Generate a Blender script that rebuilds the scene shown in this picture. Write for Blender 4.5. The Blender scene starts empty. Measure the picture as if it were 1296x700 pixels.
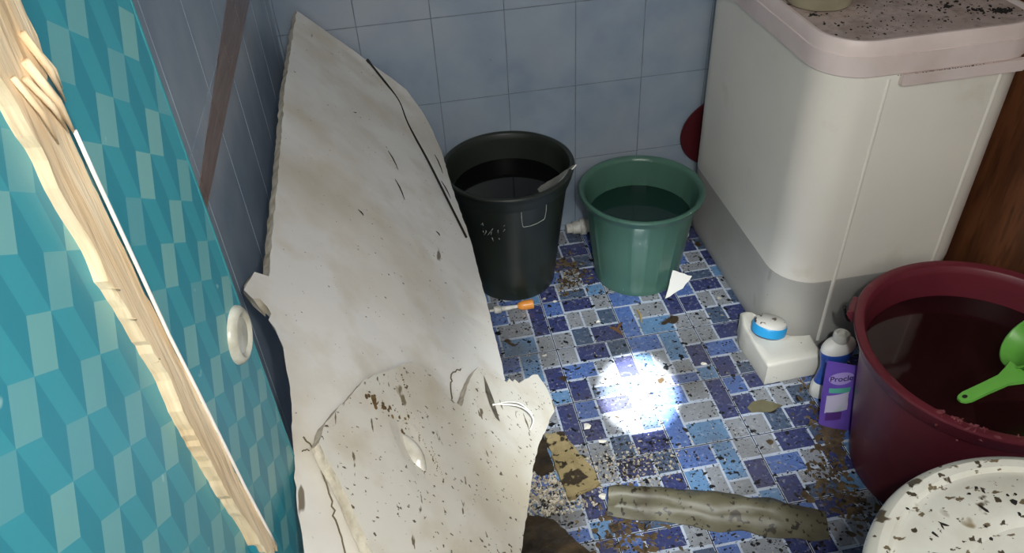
import bpy, bmesh, math, random
from mathutils import Vector, Matrix, noise
from mathutils.geometry import delaunay_2d_cdt
import numpy as np
sc = bpy.context.scene
col = sc.collection

# ------------------------------------------------------------------ camera
FPX = 991.8
cd = bpy.data.cameras.new('camera'); cam = bpy.data.objects.new('camera', cd); col.objects.link(cam)
cd.sensor_width = 36; cd.lens = 36 * FPX / 1296; cd.clip_start = .01
cam.location = (-.3259, -1.7327, 1.5472)
cam.rotation_euler = (.8862, .0488, -.1786)
sc.camera = cam

# ------------------------------------------------------------------ light
sc.view_settings.view_transform = 'Standard'; sc.view_settings.look = 'None'
sc.view_settings.gamma = 1; sc.view_settings.use_curve_mapping = False
sc.view_settings.exposure = .22
wd = bpy.data.worlds.new('world'); sc.world = wd; wd.use_nodes = True
bg = wd.node_tree.nodes['Background']; bg.inputs[0].default_value = (.90, .94, 1, 1); bg.inputs[1].default_value = .17

def aim(o, p):
    o.rotation_euler = (Vector(p) - o.location).to_track_quat('-Z', 'Y').to_euler()
def area(name, loc, tgt, sx, sy, e, c):
    l = bpy.data.lights.new(name, 'AREA'); l.shape = 'RECTANGLE'; l.size = sx; l.size_y = sy; l.energy = e; l.color = c
    o = bpy.data.objects.new(name, l); col.objects.link(o); o.location = loc; aim(o, tgt); return o
def spot(name, loc, tgt, e, ang, blend, c, r):
    l = bpy.data.lights.new(name, 'SPOT'); l.energy = e; l.spot_size = math.radians(ang); l.spot_blend = blend; l.color = c; l.shadow_soft_size = r
    o = bpy.data.objects.new(name, l); col.objects.link(o); o.location = loc; aim(o, tgt); return o
HOT = (.173, -.406, 0)
TORCH = (-.22, -1.78, 1.66)
area('doorway_daylight', (-.3, -2.6, 2.25), (-.1, -.3, .4), 1.1, .8, 26, (1, .95, .87))
spot('torch_spill', TORCH, (-.05, -.65, .1), 26, 120, 1, (1, .99, .96), .02)
spot('torch_core', TORCH, HOT, 3400, 6.2, .78, (.93, .98, 1), .004)
spot('torch_halo', TORCH, HOT, 190, 30, 1, (.93, .98, 1), .004)

# ------------------------------------------------------------------ helpers
def lin(h):
    if isinstance(h, str):
        h = [int(h[i:i+2], 16) / 255 for i in (0, 2, 4)]
    return tuple(((c / 12.92) if c <= .04045 else ((c + .055) / 1.055) ** 2.4) for c in h) + (1,)
def mat(name, c, rough=.5, var=None, specks=None, bump=None, spec=.5, trans=0, metal=0, coat=0, ior=1.45):
    """var=(scale, colour2, lo, hi)   specks=[(scale, thr, colour, stretch)...]   bump=(scale, strength)"""
    m = bpy.data.materials.new(name); m.use_nodes = True; nt = m.node_tree; N = nt.nodes; L = nt.links
    b = N['Principled BSDF']; b.inputs['Roughness'].default_value = rough
    b.inputs['Specular IOR Level'].default_value = spec; b.inputs['Metallic'].default_value = metal
    b.inputs['Transmission Weight'].default_value = trans; b.inputs['Coat Weight'].default_value = coat; b.inputs['IOR'].default_value = ior
    tc = N.new('ShaderNodeTexCoord')
    rgb = N.new('ShaderNodeRGB'); rgb.outputs[0].default_value = lin(c); cur = rgb.outputs[0]
    def mix(fac, a, colr):
        x = N.new('ShaderNodeMix'); x.data_type = 'RGBA'
        L.new(fac, x.inputs[0]); L.new(a, x.inputs[6]); x.inputs[7].default_value = lin(colr); return x.outputs[2]
    def nz(scale, lo, hi, stretch=None, det=5, seed=0):
        mp = N.new('ShaderNodeMapping'); L.new(tc.outputs['Object'], mp.inputs[0])
        mp.inputs['Location'].default_value = (seed * 3.7, seed * 1.3, seed)
        if stretch: mp.inputs['Scale'].default_value = stretch
        n = N.new('ShaderNodeTexNoise'); n.inputs['Scale'].default_value = scale; n.inputs['Detail'].default_value = det
        L.new(mp.outputs[0], n.inputs[0])
        r = N.new('ShaderNodeMapRange'); r.inputs[1].default_value = lo; r.inputs[2].default_value = hi
        L.new(n.outputs[0], r.inputs[0]); return r.outputs[0]
    if var:
        vs = var if isinstance(var, list) else [var]
        for k, v in enumerate(vs):
            cur = mix(nz(v[0], v[2], v[3], v[4] if len(v) > 4 else None, seed=k + 1), cur, v[1])
    for k, s in enumerate(specks or []):
        cur = mix(nz(s[0], s[1], s[1] + .03, s[3] if len(s) > 3 else None, det=3, seed=k + 5), cur, s[2])
    L.new(cur, b.inputs['Base Color'])
    if bump:
        n = nz(bump[0], 0, 1, bump[2] if len(bump) > 2 else None, seed=9)
        bp = N.new('ShaderNodeBump'); bp.inputs['Strength'].default_value = bump[1]; bp.inputs['Distance'].default_value = .01
        L.new(n, bp.inputs['Height']); L.new(bp.outputs[0], b.inputs['Normal'])
    m['hook'] = 1
    return m

def mobj(name, V, F, mats, parent=None, smooth=False, mi=None, auto=None):
    me = bpy.data.meshes.new(name); me.from_pydata([tuple(v) for v in V], [], [tuple(f) for f in F]); me.validate()
    for m in (mats if isinstance(mats, (list, tuple)) else [mats]): me.materials.append(m)
    if mi is not None and len(mi) == len(me.polygons):
        me.polygons.foreach_set('material_index', mi)
    bm = bmesh.new(); bm.from_mesh(me); bmesh.ops.recalc_face_normals(bm, faces=bm.faces[:])
    bm.to_mesh(me); bm.free()
    if smooth:
        me.polygons.foreach_set('use_smooth', [True] * len(me.polygons))
        if auto: me.set_sharp_from_angle(angle=math.radians(auto))
    o = bpy.data.objects.new(name, me); col.objects.link(o)
    if parent: o.parent = parent
    return o
def tag(o, label=None, cat=None, group=None, kind=None):
    if label: o['label'] = label
    if cat: o['category'] = cat
    if group: o['group'] = group
    if kind: o['kind'] = kind
    return o
def empty(name, loc, rz, label, cat, group=None):
    o = bpy.data.objects.new(name, None); col.objects.link(o); o.location = loc; o.rotation_euler = (0, 0, rz)
    o.empty_display_size = .05
    return tag(o, label, cat, group)

class G:
    """a bag of geometry"""
    def __init__(s): s.V = []; s.F = []; s.M = []
    def add(s, V, F, m=0):
        k = len(s.V); s.V += [tuple(v) for v in V]; s.F += [tuple(i + k for i in f) for f in F]; s.M += [m] * len(F); return s
    def box(s, x0, x1, y0, y1, z0, z1, m=0):
        V = [(x, y, z) for x in (x0, x1) for y in (y0, y1) for z in (z0, z1)]
        return s.add(V, [(0, 1, 3, 2), (4, 6, 7, 5), (0, 4, 5, 1), (2, 3, 7, 6), (0, 2, 6, 4), (1, 5, 7, 3)], m)
    def lathe(s, prof, n=64, c=(0, 0), m=0, rf=None, close=False, a0=0, a1=2 * math.pi):
        full = abs(a1 - a0 - 2 * math.pi) < 1e-6; V = []; F = []; k = n if full else n + 1
        for (r, z) in prof:
            for i in range(k):
                a = a0 + (a1 - a0) * i / n; rr = rf(r, z, a) if rf else r
                V.append((c[0] + rr * math.cos(a), c[1] + rr * math.sin(a), z))
        P = len(prof)
        for j in range(P if close else P - 1):
            for i in range(n):
                i2 = (i + 1) % k; j2 = (j + 1) % P
                F.append((j * k + i, j * k + i2, j2 * k + i2, j2 * k + i))
        return s.add(V, F, m)
    def disc(s, r, z, n=64, c=(0, 0), m=0):
        V = [(c[0] + r * math.cos(2 * math.pi * i / n), c[1] + r * math.sin(2 * math.pi * i / n), z) for i in range(n)]
        return s.add(V, [tuple(range(n))], m)
    def tube(s, pts, r, n=8, m=0, caps=True):
        pts = [Vector(p) for p in pts]; rs = r if isinstance(r, (list, tuple)) else [r] * len(pts)
        V = []; F = []; up = Vector((0, 0, 1)); prev = None
        for i, p in enumerate(pts):
            t = (pts[min(i + 1, len(pts) - 1)] - pts[max(i - 1, 0)]).normalized()
            if prev is None:
                a = t.cross(up if abs(t.z) < .9 else Vector((1, 0, 0))).normalized()
            else: a = (prev - t * prev.dot(t)).normalized()
            prev = a; b = t.cross(a)
            for k in range(n):
                th = 2 * math.pi * k / n; V.append(p + (a * math.cos(th) + b * math.sin(th)) * rs[i])
        for i in range(len(pts) - 1):
            for k in range(n):
                F.append((i * n + k, i * n + (k + 1) % n, (i + 1) * n + (k + 1) % n, (i + 1) * n + k))
        if caps: F.append(tuple(range(n))); F.append(tuple(range((len(pts) - 1) * n, len(pts) * n)))
        return s.add(V, F, m)
    def loft(s, rings, m=0, caps=(True, True)):
        n = len(rings[0]); V = [v for r in rings for v in r]; F = []
        for j in range(len(rings) - 1):
            for i in range(n):
                F.append((j * n + i, j * n + (i + 1) % n, (j + 1) * n + (i + 1) % n, (j + 1) * n + i))
        if caps[0]: F.append(tuple(range(n)))
        if caps[1]: F.append(tuple(range((len(rings) - 1) * n, len(rings) * n)))
        return s.add(V, F, m)
    def xf(s, M): s.V = [tuple(M @ Vector(v)) for v in s.V]; return s
    def obj(s, name, mats, parent=None, smooth=False, auto=None):
        return mobj(name, s.V, s.F, mats, parent, smooth, s.M, auto)
def rrect(x0, x1, y0, y1, r, z, n=8):
    P = []
    for cx, cy, a in ((x1 - r, y1 - r, 0), (x0 + r, y1 - r, 90), (x0 + r, y0 + r, 180), (x1 - r, y0 + r, 270)):
        for i in range(n + 1):
            t = math.radians(a + 90 * i / n); P.append((cx + r * math.cos(t), cy + r * math.sin(t), z))
    return P

def smooth_pts(P, k=6):
    P = [Vector(p) for p in P]; out = []
    for i in range(len(P) - 1):
        p0 = P[max(i - 1, 0)]; p1 = P[i]; p2 = P[i + 1]; p3 = P[min(i + 2, len(P) - 1)]
        for j in range(k):
            t = j / k; out.append(.5 * ((2 * p1) + (-p0 + p2) * t + (2 * p0 - 5 * p1 + 4 * p2 - p3) * t * t + (-p0 + 3 * p1 - 3 * p2 + p3) * t ** 3))
    out.append(P[-1]); return out

def resample(pts, step, jag, rnd, closed=True):
    out = []; n = len(pts)
    for i in range(n if closed else n - 1):
        a = np.array(pts[i], float); b = np.array(pts[(i + 1) % n], float); L = np.linalg.norm((b - a)[:2]); k = max(1, int(L / step))
        for j in range(k):
            p = a + (b - a) * j / k
            if j: p[:2] += np.array([rnd.uniform(-jag, jag), rnd.uniform(-jag, jag)])
            out.append(p)
    return out
def plate(name, pts, O, e1, e2, thick, mats, parent=None, grid=.03, warp=.003, jag=.0015, seed=1, step=.012, holes=(), bend=None, tear=.0, flip=False, under=None):
    """irregular sheet: outline pts (a, b[, off]) in the frame O,e1,e2; top side faces e1 x e2 made to point up/out"""
    rnd = random.Random(seed); O = Vector(O); e1 = Vector(e1).normalized(); e2 = Vector(e2).normalized(); n = e1.cross(e2).normalized() * (-1 if flip else 1)
    P = [tuple(p) + (0,) * (3 - len(p)) for p in pts]
    R = resample(P, step, jag, rnd)
    m = len(R); A = np.array([r[:2] for r in R]); off = np.array([r[2] for r in R])
    mn = A.min(0); mx = A.max(0); pts2 = [Vector(a) for a in A]
    x = mn[0] + grid / 2
    while x < mx[0]:
        y = mn[1] + grid / 2
        while y < mx[1]:
            q = np.array([x + rnd.uniform(-.3, .3) * grid, y + rnd.uniform(-.3, .3) * grid])
            if np.min(np.hypot(*(A - q).T)) > grid * .45: pts2.append(Vector(q))
            y += grid
        x += grid
    edges = [(i, (i + 1) % m) for i in range(m)]
    v2, _, fs, _, _, _ = delaunay_2d_cdt(pts2, edges, [], 1, 1e-6)
    def offs(p):
        w = 1 / (np.hypot(A[:, 0] - p[0], A[:, 1] - p[1]) + 1e-3) ** 2
        return float((w * off).sum() / w.sum())
    top = []; bot = []
    for p in v2:
        d = offs(p) + warp * noise.noise(Vector((p[0] * 5 + seed, p[1] * 5, seed))) + warp * .25 * noise.noise(Vector((p[0] * 25 + seed, p[1] * 25, seed)))
        if bend: d += bend(p[0], p[1])
        q = O + e1 * p[0] + e2 * p[1] + n * d; top.append(q); bot.append(q - n * thick + (e2 * under(p[0], p[1]) if under else Vector()))
    K = len(v2); F = [tuple(f) for f in fs] + [tuple(i + K for i in reversed(f)) for f in fs]
    cnt = {}
    for f in fs:
        for i in range(len(f)):
            e = (f[i], f[(i + 1) % len(f)]); cnt[tuple(sorted(e))] = cnt.get(tuple(sorted(e)), 0) + 1
    M = [0] * len(F)
    mid = len(top) + len(bot); Vv = top + bot; mids = {}
    for f in fs:
        for i in range(len(f)):
            a, b = f[i], f[(i + 1) % len(f)]
            if cnt[tuple(sorted((a, b)))] == 1:
                for q in (a, b):
                    if q not in mids:
                        mids[q] = len(Vv); Vv.append((top[q] + bot[q]) / 2 + (e1 * rnd.uniform(-1, 1) + e2 * rnd.uniform(-1, 1)) * tear)
                F.append((b, a, mids[a], mids[b])); F.append((mids[b], mids[a], a + K, b + K)); M += [1, 1]
    if len(mats) < 2: M = [0] * len(M)
    return mobj(name, Vv, F, mats, parent, False, M)

# ------------------------------------------------------------------ room
XL, XR, YB, YF, ZT = -.619, 1.15, .352, -1.8, 2.4
def wall(name, axis, pos, u0, u1, z0, z1, tu, tz, uo, zo, mats, nrm, pale=None):
    """tiled wall: base slab of grout + one bevelled tile per cell, all in one mesh"""
    g = G(); d = nrm
    def P(u, z, dep): return (pos + d * dep, u, z) if axis == 0 else (u, pos + d * dep, z)
    def quadbox(a, b, c, e, d0, d1, m, bev=0):
        V = [P(a, c, d0), P(b, c, d0), P(b, e, d0), P(a, e, d0), P(a + bev, c + bev, d1), P(b - bev, c + bev, d1), P(b - bev, e - bev, d1), P(a + bev, e - bev, d1)]
        g.add(V, [(0, 1, 5, 4), (1, 2, 6, 5), (2, 3, 7, 6), (3, 0, 4, 7), (4, 5, 6, 7)], m)
    V = [P(u0, z0, 0), P(u1, z0, 0), P(u1, z1, 0), P(u0, z1, 0), P(u0, z0, -.06), P(u1, z0, -.06), P(u1, z1, -.06), P(u0, z1, -.06)]
    g.add(V, [(0, 1, 2, 3), (4, 5, 6, 7), (0, 1, 5, 4), (1, 2, 6, 5), (2, 3, 7, 6), (3, 0, 4, 7)], 0)
    k0 = int(math.floor((u0 - uo) / tu)); k1 = int(math.ceil((u1 - uo) / tu)); j0 = int(math.floor((z0 - zo) / tz)); j1 = int(math.ceil((z1 - zo) / tz))
    gr = .0011
    for k in range(k0, k1):
        for j in range(j0, j1):
            a = max(u0, uo + k * tu + gr); b = min(u1, uo + (k + 1) * tu - gr); c = max(z0, zo + j * tz + gr); e = min(z1, zo + (j + 1) * tz - gr)
            if b - a > .004 and e - c > .004: quadbox(a, b, c, e, .0002, .0016, 1, .0008)
    o = g.obj(name, mats); tag(o, kind='structure'); return o
grout = mat('wall_grout', '76808a', .8, var=(30, '5d6670', .4, .7))
m_wt = mat('pale_blue_tile', '929fac', .3, var=[(9, '8190a2', .35, .7), (3, '9da4ac', .45, .8)], specks=[(60, .74, '6f6a60')], bump=(25, .03))
m_wl = mat('blue_grey_tile', 'a2afbc', .22, var=[(7, '8c9bac', .35, .7)], specks=[(80, .73, 'a0a6ac')], bump=(14, .02))
grout_l = mat('left_wall_grout', 'a9b0b4', .8)
wall('wall_back', 1, YB, XL, XR, 0, ZT, .2, .248, -.011, .02, [grout, m_wt], -1)
wall('wall_left', 0, XL, YF - .4, YB, 0, ZT, .2, 1.0, -.125, .02, [grout_l, m_wl], 1)
wall('wall_right', 0, XR, YF - .4, YB, 0, ZT, .2, .248, .052, .02, [grout, m_wt], -1)
# faded wood-grain border running along the left wall
m_band = mat('brown_border_tile', '7d6660', .3, var=[(12, '94807a', .4, .7, (1, .6, 6)), (30, '67504b', .45, .7, (1, .5, 8))])
g = G()
ys = [-1.5 + .2 * 0 + i * .025 for i in range(75)]
for a, b in [(YF - .4, -1.125), *[(-1.125 + .2 * i, -.925 + .2 * i) for i in range(7)]]:
    b = min(b, YB - .002); a2 = a + .0012; b2 = b - .0012
    zc = lambda y: (1.045 - .0 + .118 * (y + .19), .942 + .019 * (y + .726))
    V = []
    for y in (a2, b2):
        t, l = zc(y); V += [(XL + .0012, y, l), (XL + .0012, y, t), (XL + .0024, y, l + .001), (XL + .0024, y, t - .001)]
    g.add(V, [(2, 3, 7, 6), (0, 2, 6, 4), (1, 5, 7, 3), (0, 1, 3, 2), (4, 6, 7, 5)])
tag(g.obj('trim_1', [m_band]), kind='structure')

# floor: printed 20 cm tiles, blocks listed per tile as (x0,y0,x1,y1,colour) with y running down
V1 = [(0, 0, .45, .32, 'B'), (.47, 0, .75, .3, 'G'), (.77, 0, 1, .68, 'D'), (.27, .34, .75, .63, 'G'), (0, .34, .25, 1, 'B'), (.27, .66, .75, 1, 'L'), (.77, .7, 1, 1, 'G')]
V2 = [(0, 0, .45, .3, 'B'), (.47, 0, .73, .56, 'L'), (.75, 0, 1, .3, 'G'), (0, .33, .24, .78, 'L'), (.26, .33, .45, .8, 'G'), (.47, .58, .73, .8, 'G'), (.75, .33, 1, .74, 'D'), (0, .8, .35, 1, 'G'), (.37, .83, .73, 1, 'B'), (.75, .77, 1, 1, 'L')]
V4 = [(0, 0, .27, .3, 'B'), (.29, 0, .73, .26, 'D'), (.75, 0, 1, .3, 'G'), (0, .33, .27, .66, 'D'), (.29, .29, .5, .62, 'G'), (.52, .29, .73, .64, 'G'), (.75, .33, 1, .64, 'S'), (0, .69, .27, 1, 'G'), (.29, .65, .55, 1, 'S'), (.57, .67, 1, 1, 'D')]
V5 = [(0, 0, .25, .3, 'G'), (.27, 0, .7, .3, 'D'), (.72, 0, 1, .3, 'S'), (0, .33, .44, .6, 'B'), (.46, .33, .7, .58, 'G'), (.72, .33, 1, .72, 'D'), (0, .63, .27, 1, 'D'), (.29, .61, .7, .78, 'G'), (.29, .8, .7, 1, 'S'), (.72, .75, 1, 1, 'L')]
cm = dict(B='4c669e', L='5b7ea3', G='80848a', D='333a64', S='43526a')
def floormat(nm, c, dirt=True):
    return mat('floor_' + nm, c, .22, var=[(90, 'c8ccd2' if nm != 'gap' else c, .55, 1.25), (3.2, '4b453b', .48, .82)],
               specks=[(38, .63, '15171b'), (120, .66, '1a1b20'), (75, .64, '22201e', (1, 2.2, 1)), (9, .67, '3a2f22'), (24, .72, 'b9b4a6')] if dirt else None, bump=(60, .12))
fm = [floormat('gap', '24262c', False), floormat('print_line', 'aab4c4')] + [floormat(k, cm[k]) for k in 'BLGDS']
keys = {k: i + 2 for i, k in enumerate('BLGDS')}
g = G(); T = .2
g.box(XL, XR, YF - .4, YB, -.05, -.0012, 0)
i0, i1 = math.floor(XL / T), math.ceil(XR / T); j0, j1 = math.floor((YF - .4) / T), math.ceil(YB / T)
def quad(x0, x1, y0, y1, z, m):
    x0 = max(x0, XL); x1 = min(x1, XR); y0 = max(y0, YF - .4); y1 = min(y1, YB)
    if x1 - x0 > .001 and y1 - y0 > .001: g.add([(x0, y0, z), (x1, y0, z), (x1, y1, z), (x0, y1, z)], [(0, 1, 2, 3)], m)
rf = random.Random(4)
for i in range(i0, i1):
    for j in range(j0, j1):
        x0, y0 = i * T + .0013, j * T + .0013; w = T - .0026
        quad(x0, x0 + w, y0, y0 + w, -.0006, 1)
        if i % 2: lay = V1 if (j % 2) else V2
        else: lay = V4 if (j % 2) else V5
        for (a, b, c, d, k) in lay:
            e = .0016 / .2
            if a > 0: a += 0
            X0 = x0 + w * (a + (e if a == 0 else e * .6)); X1 = x0 + w * (c - (e if c == 1 else e * .6)); Y1 = y0 + w * (1 - b - (e if b == 0 else e * .6)); Y0 = y0 + w * (1 - d + (e if d == 1 else e * .6))
            quad(X0, X1, Y0, Y1, 0, keys[k])
tag(g.obj('floor', fm), kind='structure')

# ------------------------------------------------------------------ teal door against the left wall
DA = Vector((-.52, -1.08, 0)); DB = Vector((-.60, -1.75, 0)); de = (DA - DB).normalized(); DW = (DA - DB).length
dn = Vector((de.y, -de.x, 0))            # towards the room
def D(s, z, off=0): return DB + de * s + dn * off + Vector((0, 0, z))
m_d = bpy.data.materials.new('teal_patterned_laminate'); m_d.use_nodes = True; nt = m_d.node_tree; N = nt.nodes; Lk = nt.links
bs = N['Principled BSDF']; bs.inputs['Roughness'].default_value = .36; bs.inputs['Specular IOR Level'].default_value = .4
uvn = N.new('ShaderNodeUVMap'); sx = N.new('ShaderNodeSeparateXYZ'); Lk.new(uvn.outputs[0], sx.inputs[0])
def mth(op, a, b=None, c=None):
    x = N.new('ShaderNodeMath'); x.operation = op
    for k, v in enumerate((a, b, c)):
        if v is None: continue
        if isinstance(v, (int, float)): x.inputs[k].default_value = v
        else: Lk.new(v, x.inputs[k])
    return x.outputs[0]
# three-colour lattice of slanted blocks: U, V are a block's two edges on the door, in metres
Ux, Uz, Vx, Vz = .021, -.0147, -.020, -.030; det_ = Ux * Vz - Uz * Vx
ds_ = mth('SUBTRACT', sx.outputs[0], .386); dz_ = mth('SUBTRACT', sx.outputs[1], 1.181)
u = mth('DIVIDE', mth('SUBTRACT', mth('MULTIPLY', ds_, Vz), mth('MULTIPLY', dz_, Vx)), det_)
v = mth('DIVIDE', mth('SUBTRACT', mth('MULTIPLY', dz_, Ux), mth('MULTIPLY', ds_, Uz)), det_)
ci = mth('FLOOR', u); row = mth('FLOOR', v); fu = mth('FRACT', u); fv = mth('FRACT', v)
cls = mth('FLOORED_MODULO', mth('ADD', mth('ADD', ci, row), .25), 3)
ck = mth('LESS_THAN', cls, .9)                                      # pale block
c2 = mth('GREATER_THAN', cls, 1.9)
d1 = mth('GREATER_THAN', fu, fv)
dg = mth('ADD', mth('MULTIPLY', c2, mth('SUBTRACT', 1, d1)), mth('MULTIPLY', mth('SUBTRACT', 1, c2), d1))
wn = N.new('ShaderNodeTexWhiteNoise'); wn.noise_dimensions = '2D'; cx = N.new('ShaderNodeCombineXYZ'); Lk.new(ci, cx.inputs[0]); Lk.new(row, cx.inputs[1]); Lk.new(cx.outputs[0], wn.inputs[0])
def cmix(f, a, b):
    x = N.new('ShaderNodeMix'); x.data_type = 'RGBA'; Lk.new(f, x.inputs[0])
    for s_, q in ((6, a), (7, b)):
        if isinstance(q, str): x.inputs[s_].default_value = lin(q)
        else: Lk.new(q, x.inputs[s_])
    return x.outputs[2]
teal = cmix(dg, '32899a', '3c98a6'); pale = cmix(wn.outputs[0], '79b0ae', '5a9fa8')
base = cmix(ck, teal, pale)
tcn = N.new('ShaderNodeTexCoord'); nzn = N.new('ShaderNodeTexNoise'); nzn.inputs['Scale'].default_value = 30; nzn.inputs['Detail'].default_value = 3; Lk.new(tcn.outputs['Object'], nzn.inputs[0])
mr = N.new('ShaderNodeMapRange'); mr.inputs[1].default_value = .70; mr.inputs[2].default_value = .76; Lk.new(nzn.outputs[0], mr.inputs[0])
base = cmix(mr.outputs[0], base, 'a9cfd0'); Lk.new(base, bs.inputs['Base Color'])
m_dedge = mat('teal_door_edge', '3f8e96', .35)
m_wood = mat('raw_splintered_wood', 'd9bd95', .75, var=[(14, 'ecd8b6', .35, .65, (6, 6, .6)), (40, 'bd9a70', .6, .8, (5, 5, .3))], bump=(30, .25, (5, 5, .3)))
m_dark = mat('dark_gap', '14110e', .9)
door = empty('door', DB, math.atan2(de.y, de.x), 'open teal patterned door with a long torn strip of bare wood, against the left wall', 'door')
del door['category']; del door['label']; door.name = 'door_1'; tag(door, kind='structure')
Mi = Matrix.Translation(DB) @ Matrix.Rotation(math.atan2(de.y, de.x), 4, 'Z'); Minv = Mi.inverted()
# local door frame: x along the door, y = -dn (away from the room)
def doorslab(name, s0, s1, z0, z1, f, b, mats):
    g = G(); g.box(s0, s1, -f, b, z0, z1, 0)
    o = g.obj(name, mats, door); me = o.data
    uv = me.uv_layers.new(name='UVMap')
    for p in me.polygons:
        for li in p.loop_indices:
            c = me.vertices[me.loops[li].vertex_index].co; uv.data[li].uv = (c.x, c.z)
    bv = o.modifiers.new('bevel', 'BEVEL'); bv.width = .0012; bv.segments = 2
    return o
doorslab('recessed_panel', 0, .512, 0.01, 2.0, -.006, .034, [m_d])
doorslab('stile', .5125, DW, 0.01, 2.0, 0, .036, [m_d])
g = G(); g.box(DW, DW + .0025, -.0005, .036, .01, 2.0); tag(g.obj('edge_band', [m_dedge], door))
# torn strip: left ragged, right straight, widening to the top
Lp = [(.455, 1.55), (.462, 1.45), (.466, 1.381), (.470, 1.366), (.472, 1.346), (.476, 1.326), (.475, 1.298), (.477, 1.274), (.481, 1.245), (.478, 1.221), (.482, 1.201), (.486, 1.165), (.492, 1.117), (.489, 1.075), (.493, 1.019), (.498, .955), (.508, .894), (.512, .856), (.515, .826)]
Rp = [(.541, .800), (.538, .804), (.535, .833), (.527, .922), (.523, .999), (.519, 1.067), (.514, 1.135), (.513, 1.197), (.512, 1.243), (.511, 1.286), (.511, 1.318), (.514, 1.339), (.510, 1.352), (.517, 1.356), (.520, 1.377), (.518, 1.39), (.520, 1.45), (.522, 1.55)]
pts = [(z, s) for s, z in Lp] + [(.812, .524), (.796, .527), (.808, .532), (.793, .536)] + [(z, s) for s, z in Rp]
# frame axes in door-local space: e1 = z, e2 = x, normal = z x x = y -> flip: room side is -y, so mirror by using e1=x,e2=z
pts = [(s, z) for z, s in pts]
o = plate('torn_wood_strip', pts, (0, -.006, 0), (1, 0, 0), (0, 0, 1), .0145, [m_wood, m_wood], door, grid=.012, warp=.0035, jag=.0011, seed=3, step=.008)
o['label'] = 'long strip of bare splintered wood'
g = G()
wl = [(s - .0005, z) for s, z in Rp[1:11]]
g.tube([(s + .0005, -.0075, z) for s, z in wl], .0016, 6)
m_lam = mat('white_laminate_edge', 'e8e4dc', .5)
o = g.obj('lifted_laminate_edge', [m_lam], door, True); o['label'] = 'thin white lifted edge beside the torn wood'
# splinters
g = G(); rs = random.Random(8)
for s, z, ds, dz, r in [(.486, 1.365, .02, -.045, .0022), (.494, 1.372, .018, -.06, .003), (.503, 1.385, .014, -.05, .0026), (.476, 1.37, .014, -.05, .002), (.481, 1.21, -.011, .012, .0005), (.484, 1.18, -.010, .010, .0005), (.489, 1.135, -.009, .004, .0005), (.511, 1.372, .009, -.03, .0012)]:
    g.tube([(s, -.007, z), (s + ds * .5, -.0095, z + dz * .5), (s + ds, -.0065, z + dz)], [r, r, r * .2], 6)
g.obj('splinters', [m_wood], door, True)
# knob rosette, knob gone
m_ros = mat('worn_cream_metal', 'c9c8bb', .3, var=(30, '9a9684', .4, .7))
g = G(); g.lathe([(0.001, .0062), (.012, .006), (.0165, .0048), (.0185, .0045), (.0205, .0065), (.0235, .0078), (.027, .0065), (.030, .003), (.0305, 0), (.001, 0)], 48)
g.xf(Matrix.Translation((.646, 0, 1.012)) @ Matrix.Rotation(math.pi / 2, 4, 'X'))
o = g.obj('knob_rosette', [m_ros], door, True, 40); o['label'] = 'round worn cream knob plate with no knob'

# ------------------------------------------------------------------ broken ceiling board
S = 1.1; LS = math.hypot(1, S); BO = (-.575, 0, .84); BE1 = (0, 1, 0); BE2 = (1 / LS, 0, -S / LS)
slab_pts = [(.335, .023, .009), (.335, .105, .015), (.335, .196, .022), (.335, .253, .024), (.335, .306, .026), (.333, .377, .026), (.30, .438, .014), (.25, .479, .004), (.15, .508), (-.004, .519), (-.186, .537), (-.261, .543), (-.335, .546), (-.472, .549), (-.582, .553), (-.685, .55), (-.74, .515), (-.86, .47), (-1.0, .43), (-1.1, .40), (-1.3, .34), (-1.33, .2), (-1.31, .11),
            (-1.209, .1), (-1.15, .089), (-1.058, .081), (-1.008, .077), (-.955, .069), (-.9, .057), (-.869, .042), (-.859, .031), (-.843, .034), (-.833, .027), (-.824, .013), (-.832, .003), (-.823, -.012), (-.79, -.004), (-.773, 0), (-.765, .024), (-.641, .023), (-.52, .023), (-.32, .021), (-.13, .018), (.112, .023)]
m_pl = mat('stained_plaster_board', 'e6e3dc', .42, var=[(3.2, 'c4b69a', .47, .8), (1.6, 'f0eee8', .45, .7), (9, 'cfc5b0', .5, .8)], specks=[(26, .735, '7a7060', (1, .25, 1)), (110, .71, '5a5146')], bump=(6, .06))
m_ple = mat('broken_plaster_edge', 'cbc3b2', .8, var=(40, 'a69b85', .45, .7), bump=(90, .5))
board = empty('ceiling_board', (0, 0, 0), 0, 'large stained white ceiling board leaning from the left wall onto the dark bucket', 'board')
plate('board_sheet', slab_pts, BO, BE1, BE2, .018, [m_pl, m_ple], board, grid=.03, warp=.004, seed=2, tear=.0015, flip=True, under=lambda a, b: .034 * max(0, 1 - (b - (.02 if a > -.9 else .07)) / .08) * min(1, max(0, (-.80 - a) / .04)) if b < .15 else 0)
o_bs = col.objects.get('board_sheet')
def SP(a, b, off=0): return Vector(BO) + Vector(BE1) * a + Vector(BE2) * b + Vector(BE2).cross(Vector(BE1)) * off
g = G()
cord = [(.318, .235, .028), (.30, .27, .024), (.255, .35, .012), (.157, .383, .006), (.028, .436, .005), (-.087, .474, .005), (-.167, .5, .005), (-.235, .524, .004)]
cp = []
cp = smooth_pts([SP(*c) for c in cord])
g.tube(cp, [.0042] * 3 + [.003] * (len(cp) - 3), 6)
m_blk = mat('black_cord', '15140f', .7)
tag(g.obj('black_cord', [m_blk], None, True), 'thin black cord lying along the far right edge of the leaning ceiling board', 'cord')
g = G()
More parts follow.
